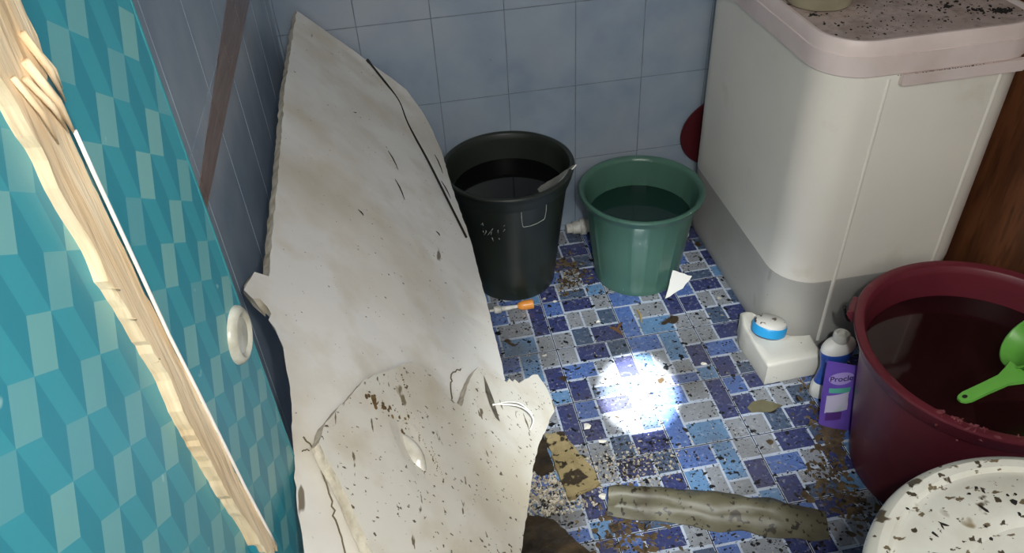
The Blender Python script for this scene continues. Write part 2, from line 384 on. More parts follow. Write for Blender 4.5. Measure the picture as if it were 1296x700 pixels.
for a, b, c, d in [(-.073, .3, -.134, .328), (-.19, .312, -.255, .336), (.10, .47, .02, .49), (-.03, .475, -.09, .50), (-.30, .42, -.31, .432), (-.42, .20, -.43, .215), (.0, .2, .01, .21)]:
    q = [SP(a + (c - a) * t, b + (d - b) * t + .003 * math.sin(4 * t), .0035) for t in (0, .33, .66, 1)]; g.tube(q, [.0006, .0014, .0012, .0005], 5)
g.obj('scratches', [m_blk], board, True)

flap_pts = [(-1.063, .104), (-1.025, .114), (-.987, .135), (-.952, .158), (-.912, .18), (-.883, .209), (-.849, .245), (-.815, .28), (-.812, .301), (-.82, .323), (-.838, .339), (-.853, .354), (-.859, .383), (-.802, .406), (-.761, .427), (-.728, .449), (-.728, .475), (-.726, .5), (-.727, .522), (-.712, .532), (-.716, .541), (-.705, .548), (-.71, .558), (-.698, .571), (-.666, .603), (-.65, .626), (-.682, .644), (-.726, .653), (-.785, .617), (-.845, .577), (-.914, .54), (-1.008, .502), (-1.059, .479), (-1.107, .458), (-1.32, .40), (-1.36, .30), (-1.33, .24), (-1.212, .192), (-1.176, .172), (-1.153, .159), (-1.129, .148), (-1.101, .13), (-1.08, .114)]
FO = .0215
def dent(a, b):
    # long hollow near the middle plus a curl at the far right tip
    q = (a + 1.0) * .93 + (b - .26) * -.35; r = (b - .262) * .93 + (a + 1.0) * .35
    d = -.006 * math.exp(-(q / .05) ** 2 - (r / .02) ** 2)
    d += .05 * max(0, b - .50) ** 1.3
    return d
m_pl2 = mat('stained_plaster_flap', 'dcd8cc', .40, var=[(4.5, 'bdb197', .5, .8), (14, 'c8beaa', .5, .8)], specks=[(30, .70, '7d7058', (1, .35, 1)), (110, .655, '5a5040'), (75, .665, '6a5e48', (1, .25, 1))], bump=(10, .12))
flap = empty('broken_board_piece', (0, 0, 0), 0, 'jagged broken piece of ceiling board overlapping the bottom of the large leaning board, dirt streaked', 'board')
plate('flap_sheet', [(a, b, FO) for a, b in flap_pts], BO, BE1, BE2, .0165, [m_pl2, m_ple], flap, grid=.022, warp=.002, seed=6, bend=dent, tear=.0015, flip=True)
# glossy bump added in the hollow, shaped to catch the torch as a highlight
m_glint = mat('glint_gloss', 'd2cec2', .16, spec=.9, var=(40, 'b4ae9f', .4, .7), bump=(60, .12))
def ell(ca, cb, la, lb, th, n=22, j=.1, seed=1):
    r = random.Random(seed); out = []
    for k in range(n):
        t = 2 * math.pi * k / n; q = 1 + r.uniform(-j, j); x, y = la * q * math.cos(t), lb * q * math.sin(t)
        out.append((ca + x * math.cos(th) - y * math.sin(th), cb + x * math.sin(th) + y * math.cos(th)))
    return out
g = G(); rings = []; ca_, cb_ = -1.004, .268; th_ = math.atan2(.035, -.055)
for q in [i / 10 for i in range(1, 11)]:
    rg = []
    for k in range(28):
        t = 2 * math.pi * k / 28; x, y = .034 * q * math.cos(t), .0125 * q * math.sin(t)
        a = ca_ + x * math.cos(th_) - y * math.sin(th_); b = cb_ + x * math.sin(th_) + y * math.cos(th_)
        rg.append(SP(a, b, FO + dent(a, b) + .0150 * (1 - q * q) - .001))
    rings.append(rg)
g.loft(rings, caps=(True, False)); tag(g.obj('glint_bump', [m_glint], flap, True), 'glossy bump added to catch the torch glint')
# brown mud smears, hole with wires
m_mud = mat('brown_mud', '5a4628', .6, var=(60, '8a6c3a', .45, .7), bump=(80, .6))
def smear(pts, seed, w=.004):
    r = random.Random(seed); g = G()
    for i in range(len(pts) - 1):
        a0, b0 = pts[i]; a1, b1 = pts[i + 1]; L = math.hypot(a1 - a0, b1 - b0); k = max(2, int(L / .003))
        for j in range(k):
            t = j / k; a = a0 + (a1 - a0) * t + r.gauss(0, w * .6); b = b0 + (b1 - b0) * t + r.gauss(0, w * .6); s = r.uniform(.2, 1) * w * .7
            s *= 1 + 1.2 * noise.noise(Vector((a * 60, b * 60, 1))); th = r.uniform(0, 3.14); n = 7; off = FO + dent(a, b) + .0012
            ring = [SP(a + s * (1 + .5 * r.random()) * math.cos(th + 6.283 * q / n), b + s * .7 * (1 + .5 * r.random()) * math.sin(th + 6.283 * q / n), off - .0014) for q in range(n)]
            g.add([SP(a, b, off + s * .25)] + ring, [(0, 1 + q, 1 + (q + 1) % n) for q in range(n)])
    return g
g = smear([(-.944, .182), (-.949, .205), (-.946, .222), (-.958, .25), (-.985, .258)], 1, .0075)
for P in ([(-.935, .235), (-.965, .262)], [(-.93, .268), (-.95, .258), (-.975, .262)], [(-.94, .20), (-.955, .215)], [(-.93, .262), (-.96, .252)], [(-.955, .27), (-.975, .285), (-1.0, .30), (-1.03, .31)], [(-.875, .262), (-.9, .27)], [(-.86, .255), (-.885, .262)], [(-.90, .42), (-.905, .43)], [(-.95, .42), (-.97, .43)], [(-.98, .30), (-1.04, .32)]):
    q = smear(P, len(g.V), .0025); g.add(q.V, q.F)
tag(g.obj('mud_smears', [m_mud], flap), kind='stuff')
m_hole = mat('torn_grey_core', '6f695c', .9, var=(60, '3f3a31', .4, .7))
g = G(); hp = [(-.748, .455), (-.77, .462), (-.80, .469), (-.85, .473), (-.845, .463), (-.82, .455), (-.79, .451)]
hp = [SP(a, b, FO + dent(a, b) + .0025 + .001 * noise.noise(Vector((a * 90, b * 90, 0)))) for a, b in hp]
c = sum(hp, Vector()) / len(hp) - SP(0, 0, .001) + SP(0, 0, 0)
g.add([c] + hp, [(0, 1 + k, 1 + (k + 1) % len(hp)) for k in range(len(hp))]); g.obj('gouge', [m_hole], flap)
m_wire = mat('thin_white_wire', 'efece2', .4)
g = G()
g.tube(smooth_pts([SP(-.816, .462, FO + .003), SP(-.812, .485, FO + .013), SP(-.81, .51, FO + .022), SP(-.812, .531, FO + .024), SP(-.823, .546, FO + .021), SP(-.846, .538, FO + .014)]), .0012, 6)
g.tube(smooth_pts([SP(-.818, .462, FO + .003), SP(-.805, .49, FO + .015), SP(-.80, .52, FO + .022), SP(-.806, .552, FO + .018)]), .0011, 6)
g.obj('wire', [m_wire], flap, True)['label'] = 'two thin white wire ends poking out'
# crack line in the main board and loose cream edge strip
m_crk = mat('dark_crack', '6a5f4a', .9)
g = G()
def crackline(P, r, o=.004):
    q = []
    rr = random.Random(5)
    for i in range(len(P) - 1):
        for k in range(6):
            t = k / 6; q.append(SP(P[i][0] + (P[i + 1][0] - P[i][0]) * t + rr.gauss(0, .0012), P[i][1] + (P[i + 1][1] - P[i][1]) * t + rr.gauss(0, .0012), o))
    g.tube(q, r, 5)
crackline([(-1.045, .094), (-1.063, .112), (-1.10, .127), (-1.14, .139), (-1.18, .152), (-1.25, .17)], .0011, .003)
crackline([(-1.063, .104), (-1.072, .090)], .0009, .003)
g.obj('crack_line', [m_crk], board)
g = G()
# crack in the main board continuing above the notch
crackline([(-.853, .383), (-.80, .384), (-.765, .392), (-.728, .425)], .0012, .004)
g.obj('crack_line', [m_crk], board)

# ------------------------------------------------------------------ buckets
def bucket(name, c, H, R, rb, body_m, label, ribs=0, lip=.012, wall_t=.0035, band=.0, seed=0, wob=.0):
    e = empty(name, (c[0], c[1], 0), 0, label, 'bucket')
    def rfun(r, z, a):
        if ribs and .02 < z < H - band - .02:
            ph = (a * ribs / (2 * math.pi)) % 1; r -= .0022 * (1 if .06 < ph < .94 else 0)
        return r * (1 + wob * noise.noise(Vector((math.cos(a), math.sin(a), z * 2 + seed))))
    r_at = lambda z: rb + (R - lip - rb) * z / H
    prof = [(.001, .006), (rb * .9, .006), (rb * .93, 0), (rb, 0), (rb + .002, .006)]
    for k in range(1, 14):
        z = (H - band) * k / 14; prof.append((r_at(z), z))
    prof += [(r_at(H - band), H - band - .002)]
    if band: prof += [(r_at(H - band) + lip * .5, H - band), (R - lip * .35, H - band * .5), (R - lip * .2, H - .012)]
    prof += [(R - .001, H - .010), (R, H - .005), (R - .002, H - .001), (R - lip * .55, H), (R - lip, H - .003), (r_at(H * .97) - wall_t, H * .965)]
    for k in range(12, 0, -1):
        z = H * .95 * k / 12; prof.append((r_at(z) - wall_t, z))
    prof += [(rb - .006, .010), (.001, .010)]
    g = G(); g.lathe(prof, 128, rf=rfun); g.obj('body', [body_m], e, True, 35)
    return e, r_at
m_dg = mat('dark_green_plastic', '2a2f28', .38, var=(6, '1e2420', .4, .7), specks=[(60, .76, '8c8f86')], bump=(20, .03))
m_gr = mat('green_plastic', '4a6e60', .30, var=(5, '3f6154', .4, .7), specks=[(50, .76, 'b5bdb2')], bump=(20, .02))
m_rd = mat('dark_red_plastic', '672630', .36, var=[(4, '571e27', .4, .7), (16, '855054', .64, .82)], specks=[(70, .76, 'b59a96')], bump=(18, .03))
m_water = mat('murky_water', '080a09', .05, spec=.3, bump=(6, .02))
m_watg = mat('dim_green_water', '16302a', .06, bump=(6, .02))
m_watr = mat('rust_dark_water', '220b0e', .06, var=(9, '3a1a1c', .55, .8), bump=(8, .04))

bk, rat = bucket('dark_green_bucket', (-.055, .155), .405, .189, .124, m_dg, 'near-black dark green bucket under the tip of the leaning board, full of dark water', band=.05, lip=.014)
# square moulded frame on the front and chalky scratches
def on_cyl(c, r, a, z): return Vector((r * math.cos(a), r * math.sin(a), z))
m_fr = mat('pale_moulded_line', 'a9aca4', .6)
g = G(); fr_ = []
for a, z in [(-.86, .352), (-.865, .33), (-.87, .308), (-.93, .300), (-1.0, .299), (-1.07, .300), (-1.125, .304), (-1.14, .328), (-1.14, .352)]:
    pass
a_c = math.radians(-75)
for a, z in [(a_c - .23, .352), (a_c - .225, .32), (a_c - .21, .298), (a_c - .19, .294), (a_c - .06, .293), (a_c + .06, .295), (a_c + .19, .299), (a_c + .21, .303), (a_c + .225, .325), (a_c + .22, .354)]:
    rr = rat(z) + (.001 if z < .356 else .008); fr_.append(on_cyl(0, rr, a, z))
g.tube(fr_, .0011, 6); g.obj('moulded_frame', [m_fr], bk, True)['label'] = 'thin pale square outline on the front'
g = G(); rr = random.Random(12)
for k in range(13):
    a = math.radians(rr.uniform(-128, -104)); z = rr.uniform(.255, .31) ; L = rr.uniform(.004, .016); da = rr.uniform(-.06, .02)
    g.tube([on_cyl(0, rat(z) + .0006, a, z), on_cyl(0, rat(z - L) + .0006, a + da, z - L)], [.0011, .0004], 5)
g.obj('scratch_marks', [m_fr], bk)
g = G(); g.disc(rat(.325) - .0045, .325, 64); o = g.obj('bucket_water', [m_water]); o.location = (-.055, .155, 0)
tag(o, 'still dark water inside the near-black bucket', 'water', kind='stuff')
# grey plate half sunk in the dark bucket
m_shard = mat('grey_plastic_plate', '8d8d86', .4, var=(20, '6a6a64', .4, .7))
sh0 = Vector((.036, .078, .333)); sh1 = Vector((.126, .076, .421)); dr = (sh1 - sh0).normalized(); dq = Vector((-.70, .60, -.62)).normalized()
dq = (dq - dr * dq.dot(dr)).normalized()
plate('grey_plate', [(-.025, 0), (.03, -.002), (.07, 0), (.122, .001), (.112, .008), (.06, .022), (0, .046), (-.045, .048), (-.05, .03)], sh0, dr, dq, .004, [m_shard, m_wire], None, grid=.02, warp=.001, seed=9)
tag(col.objects['grey_plate'], 'grey flat shard with a white edge sticking out of the dark bucket', 'shard')

gb, ratg = bucket('green_bucket', (.320, .090), .305, .181, .128, m_gr, 'mid green ribbed bucket beside the white washing machine', ribs=22, band=.028, lip=.014)
g = G(); g.disc(ratg(.215) - .0045, .215, 64); o = g.obj('bucket_water', [m_watg]); o.location = (.320, .090, 0)
tag(o, 'still dim green water inside the mid green bucket', 'water', kind='stuff')

RC = (.78, -.772)
rbk, ratr = bucket('red_tub', RC, .40, .266, .190, m_rd, 'large dark red tub holding murky water and a green dipper', band=.045, lip=.020, wall_t=.005, wob=.02)
g = G(); g.disc(ratr(.325) - .007, .325, 64); o = g.obj('bucket_water', [m_watr]); o.location = RC + (0,)
tag(o, 'murky rust dark water inside the large red tub', 'water', kind='stuff')
# handle lug + wire bail folded on the left side
g = G(); al = math.radians(139)
for da in (-.08, 0, .08):
    p = on_cyl(0, .263, al + da, .388); q = on_cyl(0, .284, al + da * .8, .384); s_ = on_cyl(0, .268, al + da, .34)
g.loft([[on_cyl(0, r, al + d, z) for r, z in ((.255, .393), (.276, .390), (.278, .38), (.262, .360), (.252, .360))] for d in (-.10, -.07, 0, .07, .10)])
g.obj('handle_lug', [m_rd], rbk, True, 30)
m_bail = mat('blackened_wire', '17130f', .5)
g = G(); g.tube(smooth_pts([on_cyl(0, .286, al, .376), on_cyl(0, .280, al - .02, .35), on_cyl(0, .272, al - .06, .33), on_cyl(0, .262, al - .16, .315)]), .004, 8); g.obj('handle', [m_bail], rbk, True)
# chewed, scuffed rim bits at the front left
g = G(); rr = random.Random(3)
m_scuff = mat('scuffed_red_plastic', '84484c', .7, var=(50, '6c2c34', .4, .7), bump=(90, .6))
for k in range(60):
    a = math.radians(rr.uniform(212, 258)); r0 = rr.uniform(.248, .266); z = .3995 if r0 < .262 else rr.uniform(.36, .395)
    c = on_cyl(0, r0, a, z); s_ = rr.uniform(.002, .006)
    V = [c + Vector((rr.uniform(-1, 1) * s_ * 1.6, rr.uniform(-1, 1) * s_, rr.uniform(-.2, .2) * s_)) for _ in range(5)]
    bm = bmesh.new()
    for v in V: bm.verts.new(v)
    bmesh.ops.convex_hull(bm, input=bm.verts[:]); bm.verts.index_update()
    g.add([v.co[:] for v in bm.verts], [[v.index for v in f.verts] for f in bm.faces]); bm.free()
tag(g.obj('scuffed_rim', [m_scuff], rbk), 'chewed pale patch on the rim', kind='stuff')

# dipper
m_dip = mat('lime_green_plastic', '6bb04a', .35, var=(8, '5ca03e', .4, .7), bump=(20, .02))
dip = empty('water_dipper', (.795, -.855, .40), 0, 'lime green plastic dipper resting in the large red tub', 'dipper')
g = G(); g.lathe([(.001, -.055), (.040, -.055), (.046, -.050), (.056, .040), (.059, .043), (.060, .046), (.057, .047), (.053, .043), (.043, -.047), (.001, -.051)], 48)
cupM = Matrix.Translation((.026, .004, .030)) @ Matrix.Rotation(math.radians(-58), 4, Vector((.55, 1, .0)).normalized())
cup = g.xf(cupM).obj('cup', [m_dip], dip, True, 40)
g = G(); hs = Vector((-.038, -.018, .020)); he = Vector((-.178, -.045, .003))
hd = (he - hs).normalized(); sd = hd.cross(Vector((0, 0, 1))).normalized(); un = sd.cross(hd)
rings = []
for t, w_, th in [(0, .030, .006), (.12, .022, .006), (.3, .0135, .005), (.6, .0125, .005), (.88, .0125, .005), (.96, .010, .004), (1, .005, .003)]:
    c = hs + (he - hs) * t; rings.append([c + sd * w_ * x + un * th * z for x, z in ((-1, -.4), (-.9, .8), (-.3, 1), (.3, 1), (.9, .8), (1, -.4), (.3, -.7), (-.3, -.7))])
g.loft(rings); g.obj('handle', [m_dip], dip, True, 50)
g = G(); c = hs + (he - hs) * .92
g.add([c + un * .0055 + (hd * math.cos(a) * .0055 + sd * math.sin(a) * .004) for a in [6.283 * k / 16 for k in range(16)]], [tuple(range(16))]); g.obj('hanging_hole', [m_dark], dip)

# ------------------------------------------------------------------ round white lid on a drum, bottom right
LC = (.432, -1.382); LZ = .55; LR = .272
m_lid = mat('dirty_white_lid', 'd6d5ca', .45, var=[(5, 'bdb9a9', .5, .8), (18, 'c8c4b4', .5, .8)], specks=[(22, .63, '574c3a'), (60, .64, '463c2c'), (40, .64, '6a5c44', (1, 2, 1)), (11, .67, '8a7c60')], bump=(12, .05))
drum = empty('water_drum', (LC[0], LC[1], 0), 0, 'round drum hidden beneath the dirty white lid at the bottom right', 'drum')
drum['label'] = 'dark drum under the round dirty white lid'
m_drum = mat('dark_drum_plastic', '1c2226', .5)
g = G(); g.lathe([(.001, .004), (.225, .004), (.228, 0), (.235, .01), (.250, .14), (.256, .15), (.256, .17), (.250, .18), (.257, .36), (.262, .37), (.262, .39), (.257, .40), (.262, .52), (.270, .525), (.270, .533), (.262, .533), (.255, .50), (.225, .01), (.001, .01)], 96); g.obj('drum_body', [m_drum], drum, True, 35)
g = G(); g.lathe([(.001, LZ - .004), (.10, LZ - .003), (.150, LZ - .003), (.158, LZ + .003), (.170, LZ + .004), (.225, LZ + .003), (.232, LZ - .001), (.240, LZ - .001), (.246, LZ + .005), (.258, LZ + .006), (.268, LZ), (LR + .001, LZ - .010), (LR + .001, LZ - .020), (.2715, LZ - .020), (.2712, LZ - .010), (.26, LZ - .014), (.001, LZ - .014)], 128)
lid = g.obj('drum_lid', [m_lid], None, True, 35); lid.location = (LC[0], LC[1], 0)
tag(lid, 'round dirty white lid flecked with mud at the bottom right corner', 'lid')

# ------------------------------------------------------------------ washing machine
m_w = mat('ivory_plastic', 'e8e3d7', .35, var=[(3, 'dfdbd0', .4, .7), (10, 'd2c9b6', .62, .9)], specks=[(40, .78, '55504a')], bump=(6, .02))
m_gp = mat('grey_plastic_skirt', 'b4b2ab', .42, var=[(4, 'a5a29b', .4, .7), (14, '6f6a5e', .66, .9, (1, 1, .4))], specks=[(60, .76, '4c463c')], bump=(12, .04))
m_pk = mat('pinkish_plastic_frame', 'dccdc8', .38, var=[(5, 'c7b7b0', .4, .7)], specks=[(50, .76, '4a4238')], bump=(8, .02))
m_top = mat('dusty_machine_top', 'b5a49c', .6, var=[(14, '9b8a80', .45, .7), (50, '8a7b70', .5, .8)], specks=[(28, .69, '4a3f36'), (70, .70, '3c332b')], bump=(40, .1))
X0, X1, Y0, Y1 = .556, 1.047, -.352, .330
wm = empty('washing_machine', ((X0 + X1) / 2, 0, 0), 0, 'tall ivory washing machine with a grey skirt and debris on top', 'washing machine')
wm.location = (0, 0, 0)
RR = .10
g = G(); g.loft([rrect(X0 + .012, X1 - .012, Y0 + .012, Y1, RR - .01, .0), rrect(X0 + .003, X1 - .003, Y0 + .003, Y1, RR, .02), rrect(X0, X1, Y0, Y1, RR, .06), rrect(X0, X1, Y0, Y1, RR, .238), rrect(X0 + .002, X1 - .002, Y0 + .002, Y1 - .002, RR, .240)]); g.obj('skirt', [m_gp], wm, True, 30)['label'] = 'grey lower skirt'
g = G(); g.loft([rrect(X0 + .002, X1 - .002, Y0 + .002, Y1 - .002, RR, .240), rrect(X0 - .0015, X1 + .0015, Y0 - .0015, Y1, RR, .242), rrect(X0 - .0015, X1 + .0015, Y0 - .0015, Y1, RR, .80)]); g.obj('cabinet', [m_w], wm, True, 30)
g = G()
e = .007
g.loft([rrect(X0 - .001, X1 + .001, Y0 - .001, Y1, RR, .797), rrect(X0 - e, X1 + e, Y0 - e, Y1 + .004, RR + .004, .802), rrect(X0 - e, X1 + e, Y0 - e, Y1 + .004, RR + .004, .845), rrect(X0 - e + .003, X1 + e - .003, Y0 - e + .003, Y1, RR + .001, .846), rrect(X0 - e + .005, X1 + e - .005, Y0 - e + .005, Y1, RR, .868), rrect(X0 - e + .010, X1 + e - .010, Y0 - e + .010, Y1 - .005, RR - .004, .876), rrect(X0 + .009, X1 - .009, Y0 + .009, Y1 - .012, RR - .010, .876), rrect(X0 + .013, X1 - .013, Y0 + .013, Y1 - .02, RR - .014, .868)], caps=(True, False))
g.obj('top_frame', [m_pk], wm, True, 30)['label'] = 'pinkish top frame'
g = G(); g.loft([rrect(X0 + .013, X1 - .013, Y0 + .013, Y1 - .02, RR - .014, .860), rrect(X0 + .013, X1 - .013, Y0 + .013, Y1 - .02, RR - .014, .868)]); g.obj('lid_panel', [m_top], wm, True, 30)['label'] = 'dusty recessed top lid littered with debris'
g = G(); g.loft([[(x, y, z) for x, z in ((.715, .778), (.722, .774), (.995, .774), (1.002, .778), (1.002, .800), (.715, .800))] for y in (Y0 - .001, Y0 - .013)]); g.obj('grip_ledge', [m_pk], wm)
# vertical ridges on the narrow front and seam
for x in (.692, .958):
    g = G(); g.loft([[(x - .006, Y0 - .0005, z), (x - .002, Y0 - .0035, z), (x + .002, Y0 - .0035, z), (x + .006, Y0 - .0005, z)] for z in (.03, .06, .5, .79)]); g.obj('front_ridge', [m_w if 0 else m_w], wm, True, 60)

# olive basin on the machine
m_ob = mat('olive_beige_enamel', 'a8a189', .4, var=(8, '8d8770', .4, .7))
g = G(); g.lathe([(.001, .0), (.066, 0), (.071, .003), (.080, .045), (.085, .050), (.086, .053), (.082, .053), (.076, .046), (.066, .006), (.001, .004)], 64)
ob = g.obj('basin', [m_ob], None, True, 40); ob.location = (.650, -.092, .8685)
tag(ob, 'olive beige basin sitting on top of the washing machine', 'basin')

# brown wooden panel behind the machine
m_bw = mat('brown_varnished_wood', '5e3823', .4, var=[(5, '7c4d30', .4, .65, (3, 3, .5)), (22, '432516', .5, .75, (3, 3, .4))], bump=(20, .1))
g = G(); g.box(1.095, 1.120, -.78, .33, 0.0, 1.75)
for z0, z1 in ((.12, .78), (.90, 1.62)):
    g.box(1.091, 1.0955, -.70, .25, z0, z1)
wp = g.obj('wooden_panel', [m_bw]); tag(wp, 'brown varnished wooden panel standing behind the washing machine at right', 'panel')
b_ = wp.modifiers.new('bevel', 'BEVEL'); b_.width = .002; b_.segments = 2

# dark red round basin on edge between wall and machine
g = G(); g.lathe([(.001, .0), (.105, 0), (.112, .004), (.150, .010), (.163, .0095), (.165, .0125), (.163, .0155), (.150, .0155), (.110, .008), (.001, .005)], 72)
g.xf(Matrix.Rotation(math.radians(90), 4, 'X'))
rb_ = g.obj('red_basin_lid', [mat('deep_red_plastic', '4a161c', .4)], None, True, 40); rb_.location = (.690, .3495, .305)
tag(rb_, 'dark red round plastic lid on edge between back wall and washing machine', 'lid')
rb_.scale = (1, 1, .8)

# ------------------------------------------------------------------ small things on the floor
m_wp = mat('white_pipe_plastic', 'c9c8c0', .4, var=(30, '9f9c90', .45, .7))
def pipe(c, ang, parts, label):
    e = empty('pipe_fitting', (c[0], c[1], c[2]), ang, label, 'pipe', 'pipe ends by the back wall')
    g = G(); g.lathe(parts, 32); g.xf(Matrix.Rotation(math.pi / 2, 4, 'Y')); g.obj('pipe_body', [m_wp], e, True, 35); return e
pe = pipe((.150, .315, .029), 0, [(.001, 0), (.016, 0), (.016, .02), (.021, .02), (.022, .045), (.027, .047), (.028, .065), (.021, .068), (.020, .10), (.001, .10)], 'short white pipe fitting by the back wall between the two green buckets')
pe = pipe((.510, .20, .021), math.radians(75), [(.001, 0), (.015, 0), (.020, .003), (.021, .02), (.015, .022), (.015, .06), (.001, .06)], 'white pipe end half hidden between green bucket and washing machine')

# triangular shard leaning on the green bucket
tri = plate('plaster_shard', [(0, 0), (.082, .012), (.052, .073), (.02, .05)], (.357, -.074, .012), Vector((.25, .55, .80)), Vector((.9, -.1, .15)) - Vector((.25, .55, .80)) * 0.0, .010, [mat('white_plaster', 'd6d5cf', .6), m_ple], None, grid=.02, warp=.001, seed=5)
tag(tri, 'white triangular plaster shard propped at the foot of the mid green bucket', 'shard')

# glue tube: orange bottle, white nozzle
m_or = mat('orange_plastic', 'd68a3c', .35, var=(40, 'e2a560', .5, .8))
gt = empty('glue_tube', (-.158, -.012, .0145), math.radians(1), 'small orange tube with a white nozzle lying left on the floor before the dark bucket', 'tube')
g = G(); g.lathe([(.001, .083), (.006, .083), (.010, .088), (.0135, .096), (.0145, .105), (.0145, .130), (.0125, .131), (.001, .129)], 32); g.xf(Matrix.Rotation(math.pi / 2, 4, 'Y')); g.obj('tube_body', [m_or], gt, True, 40)
g = G(); g.lathe([(.001, 0), (.004, 0), (.004, .012), (.0105, .013), (.0115, .018), (.0115, .032), (.0095, .034), (.0075, .036), (.0065, .06), (.0045, .084), (.001, .086)], 32); g.xf(Matrix.Rotation(math.pi / 2, 4, 'Y')); g.obj('nozzle', [m_wp], gt, True, 40)

# white crumpled jug wrapped round the machine corner
m_jug = mat('dirty_white_foam', 'd4d1c6', .6, var=[(12, 'b9b2a0', .5, .8)], specks=[(70, .72, '6a6152')], bump=(30, .12))
jp = [(.498, -.452), (.655, -.446), (.655, -.372), (.603, -.365), (.560, -.335), (.545, -.285), (.535, -.255), (.505, -.255), (.492, -.30)]
def jug_h(x, y):
    h = .075 + .012 * max(0, 1 - abs(y + .30) / .09) ; h += .018 * max(0, 1 - math.hypot(x - .515, y + .275) / .035) - .008 * max(0, 1 - math.hypot(x - .62, y + .41) / .05); return h
g = G(); rings = []
R_ = resample([p + (0,) for p in jp], .012, .0007, random.Random(2)); cx_, cy_ = .545, -.39
for t, sc_ in ((0, .96), (.12, 1.0), (.5, .99), (.88, 1.0), (.97, .97), (1.0, .91)):
    rings.append([(cx_ + (p[0] - cx_) * (1 - (1 - sc_) * 1), cy_ + (p[1] - cy_) * (1 - (1 - sc_) * 1), jug_h(p[0], p[1]) * t + .0005) for p in R_])
rings.append([(cx_ + (p[0] - cx_) * .55, cy_ + (p[1] - cy_) * .55, .074) for p in R_])
jug = g.loft(rings).obj('white_jug', [m_jug], None, True, 50)
tag(jug, 'dirty white plastic jug lying on its side against the corner of the washing machine', 'jug')
# lid with blue ring
m_cap = mat('white_cap_plastic', 'dcdad2', .45, specks=[(45, .60, '5b4a40'), (90, .66, '3c322a')]); m_cb = mat('sky_blue_plastic', '2f9bd6', .35)
rl = empty('jar_lid', (.540, -.352, .090), 0, 'white jar lid with a sky blue ring tilted on the white jug', 'lid')
rl.rotation_euler = (math.radians(-10), math.radians(14), .3); rl.scale = (1.22, 1.22, 1.9)
g = G(); g.lathe([(.001, .020), (.030, .020), (.033, .018), (.034, .014), (.001, .014)], 48); g.obj('lid_top', [m_cap], rl, True, 40)
g = G(); g.lathe([(.001, 0), (.034, 0), (.0365, .002), (.0368, .012), (.035, .0145), (.001, .0145)], 48); g.obj('lid_ring', [m_cb], rl, True, 40)['label'] = 'sky blue ring'

# blue and white squeeze bottle
m_bb = mat('blue_label_plastic', '2b52a8', .3, var=[(16, '4d78c6', .55, .8), (30, '1d3a85', .5, .8)], specks=[(30, .72, 'cfd6e4')]); m_bwp = mat('white_bottle_plastic', 'dedcd6', .4, specks=[(50, .70, '4a423a')])
sb = empty('squeeze_bottle', (.643, -.503, 0), math.radians(8), 'blue and white waisted plastic bottle standing between jug and purple pouch', 'bottle')
def ov(r, z): return [(r * math.cos(6.2832 * k / 40), r * .62 * math.sin(6.2832 * k / 40), z) for k in range(40)]
g = G(); g.loft([ov(.036, .0), ov(.039, .004), ov(.039, .03), ov(.035, .042)]); g.obj('bottle_base', [m_bwp], sb, True, 40)
g = G(); g.loft([ov(.035, .042), ov(.030, .07), ov(.029, .085), ov(.033, .105), ov(.038, .125), ov(.038, .132)]); g.obj('sleeve', [m_bb], sb, True, 50)['label'] = 'blue printed sleeve'
g = G(); g.loft([ov(.038, .132), ov(.038, .138), ov(.034, .148), ov(.022, .156), ov(.016, .158)]); g.obj('shoulder', [m_bwp], sb, True, 50)
g = G(); g.lathe([(.016, .156), (.0165, .158), (.0165, .172), (.014, .175), (.011, .175), (.011, .166), (.001, .165)], 32); g.obj('cap', [m_wp], sb, True, 40)

sb.scale = (1.22, 1.15, 1.17)

# purple pouch leaning between bottle and tub
m_pu = mat('purple_film', '6b4fae', .32, var=(12, '59409a', .4, .7), bump=(20, .08)); m_gn = mat('green_print', '4fa08c', .4); m_lv = mat('pale_lilac_print', 'b8b0c8', .4, var=(30, '9bb0a8', .45, .7)); m_lg = mat('lilac_glow_print', '9c8ac6', .4); m_nv = mat('navy_print', '231b4e', .4); m_ppl = mat('plum_print', '4e2a72', .4)
pch = empty('detergent_pouch', (.575, -.600, 0), 0, 'purple detergent pouch with a green stripe, leaning beside the large red tub', 'pouch')
pe1 = Vector((.058, -.020, 0)).normalized(); pe1 = Vector((.87, -.46, 0)).normalized(); pup = Vector((-.05, .10, 1)).normalized(); pn = pe1.cross(pup).normalized()   # pn points to viewer side (-y)
PWd, PHt = .076, .205
def PP(a, b, off=0): return pe1 * a * PWd + pup * b * PHt + pn * off
g = G(); rings = []
for b in [i / 14 for i in range(15)]:
    th = .011 * (math.sin(math.pi * min(1, (b + .15) / 1.15)) ** .8) * (1 - .75 * (b > .95)) + .0008; w0 = -.03 * math.sin(b * 3.1); w1 = 1 + .04 * math.sin(b * 3.1) + .06 * b
    ring = []
    for k in range(13): t = k / 12; ring.append(PP(w0 + (w1 - w0) * t, b, th * math.sin(math.pi * t) ** .6 if 0 < t < 1 else 0))
    for k in range(11, 0, -1): t = k / 12; ring.append(PP(w0 + (w1 - w0) * t, b, -th * math.sin(math.pi * t) ** .6))
    rings.append(ring)
g.loft(rings).obj('pouch_body', [m_pu], pch, True, 60)
def decal(name, P, m, parent, off=.0128):
    g = G(); V = [PP(a, b, .0112 * (math.sin(math.pi * min(1, (b + .15) / 1.15)) ** .8) * max(0, math.sin(math.pi * min(.999, max(.001, a)))) ** .6 + .0014) for a, b in P]
    g.add(V, [tuple(range(len(V)))]); return g.obj(name, [m], parent)
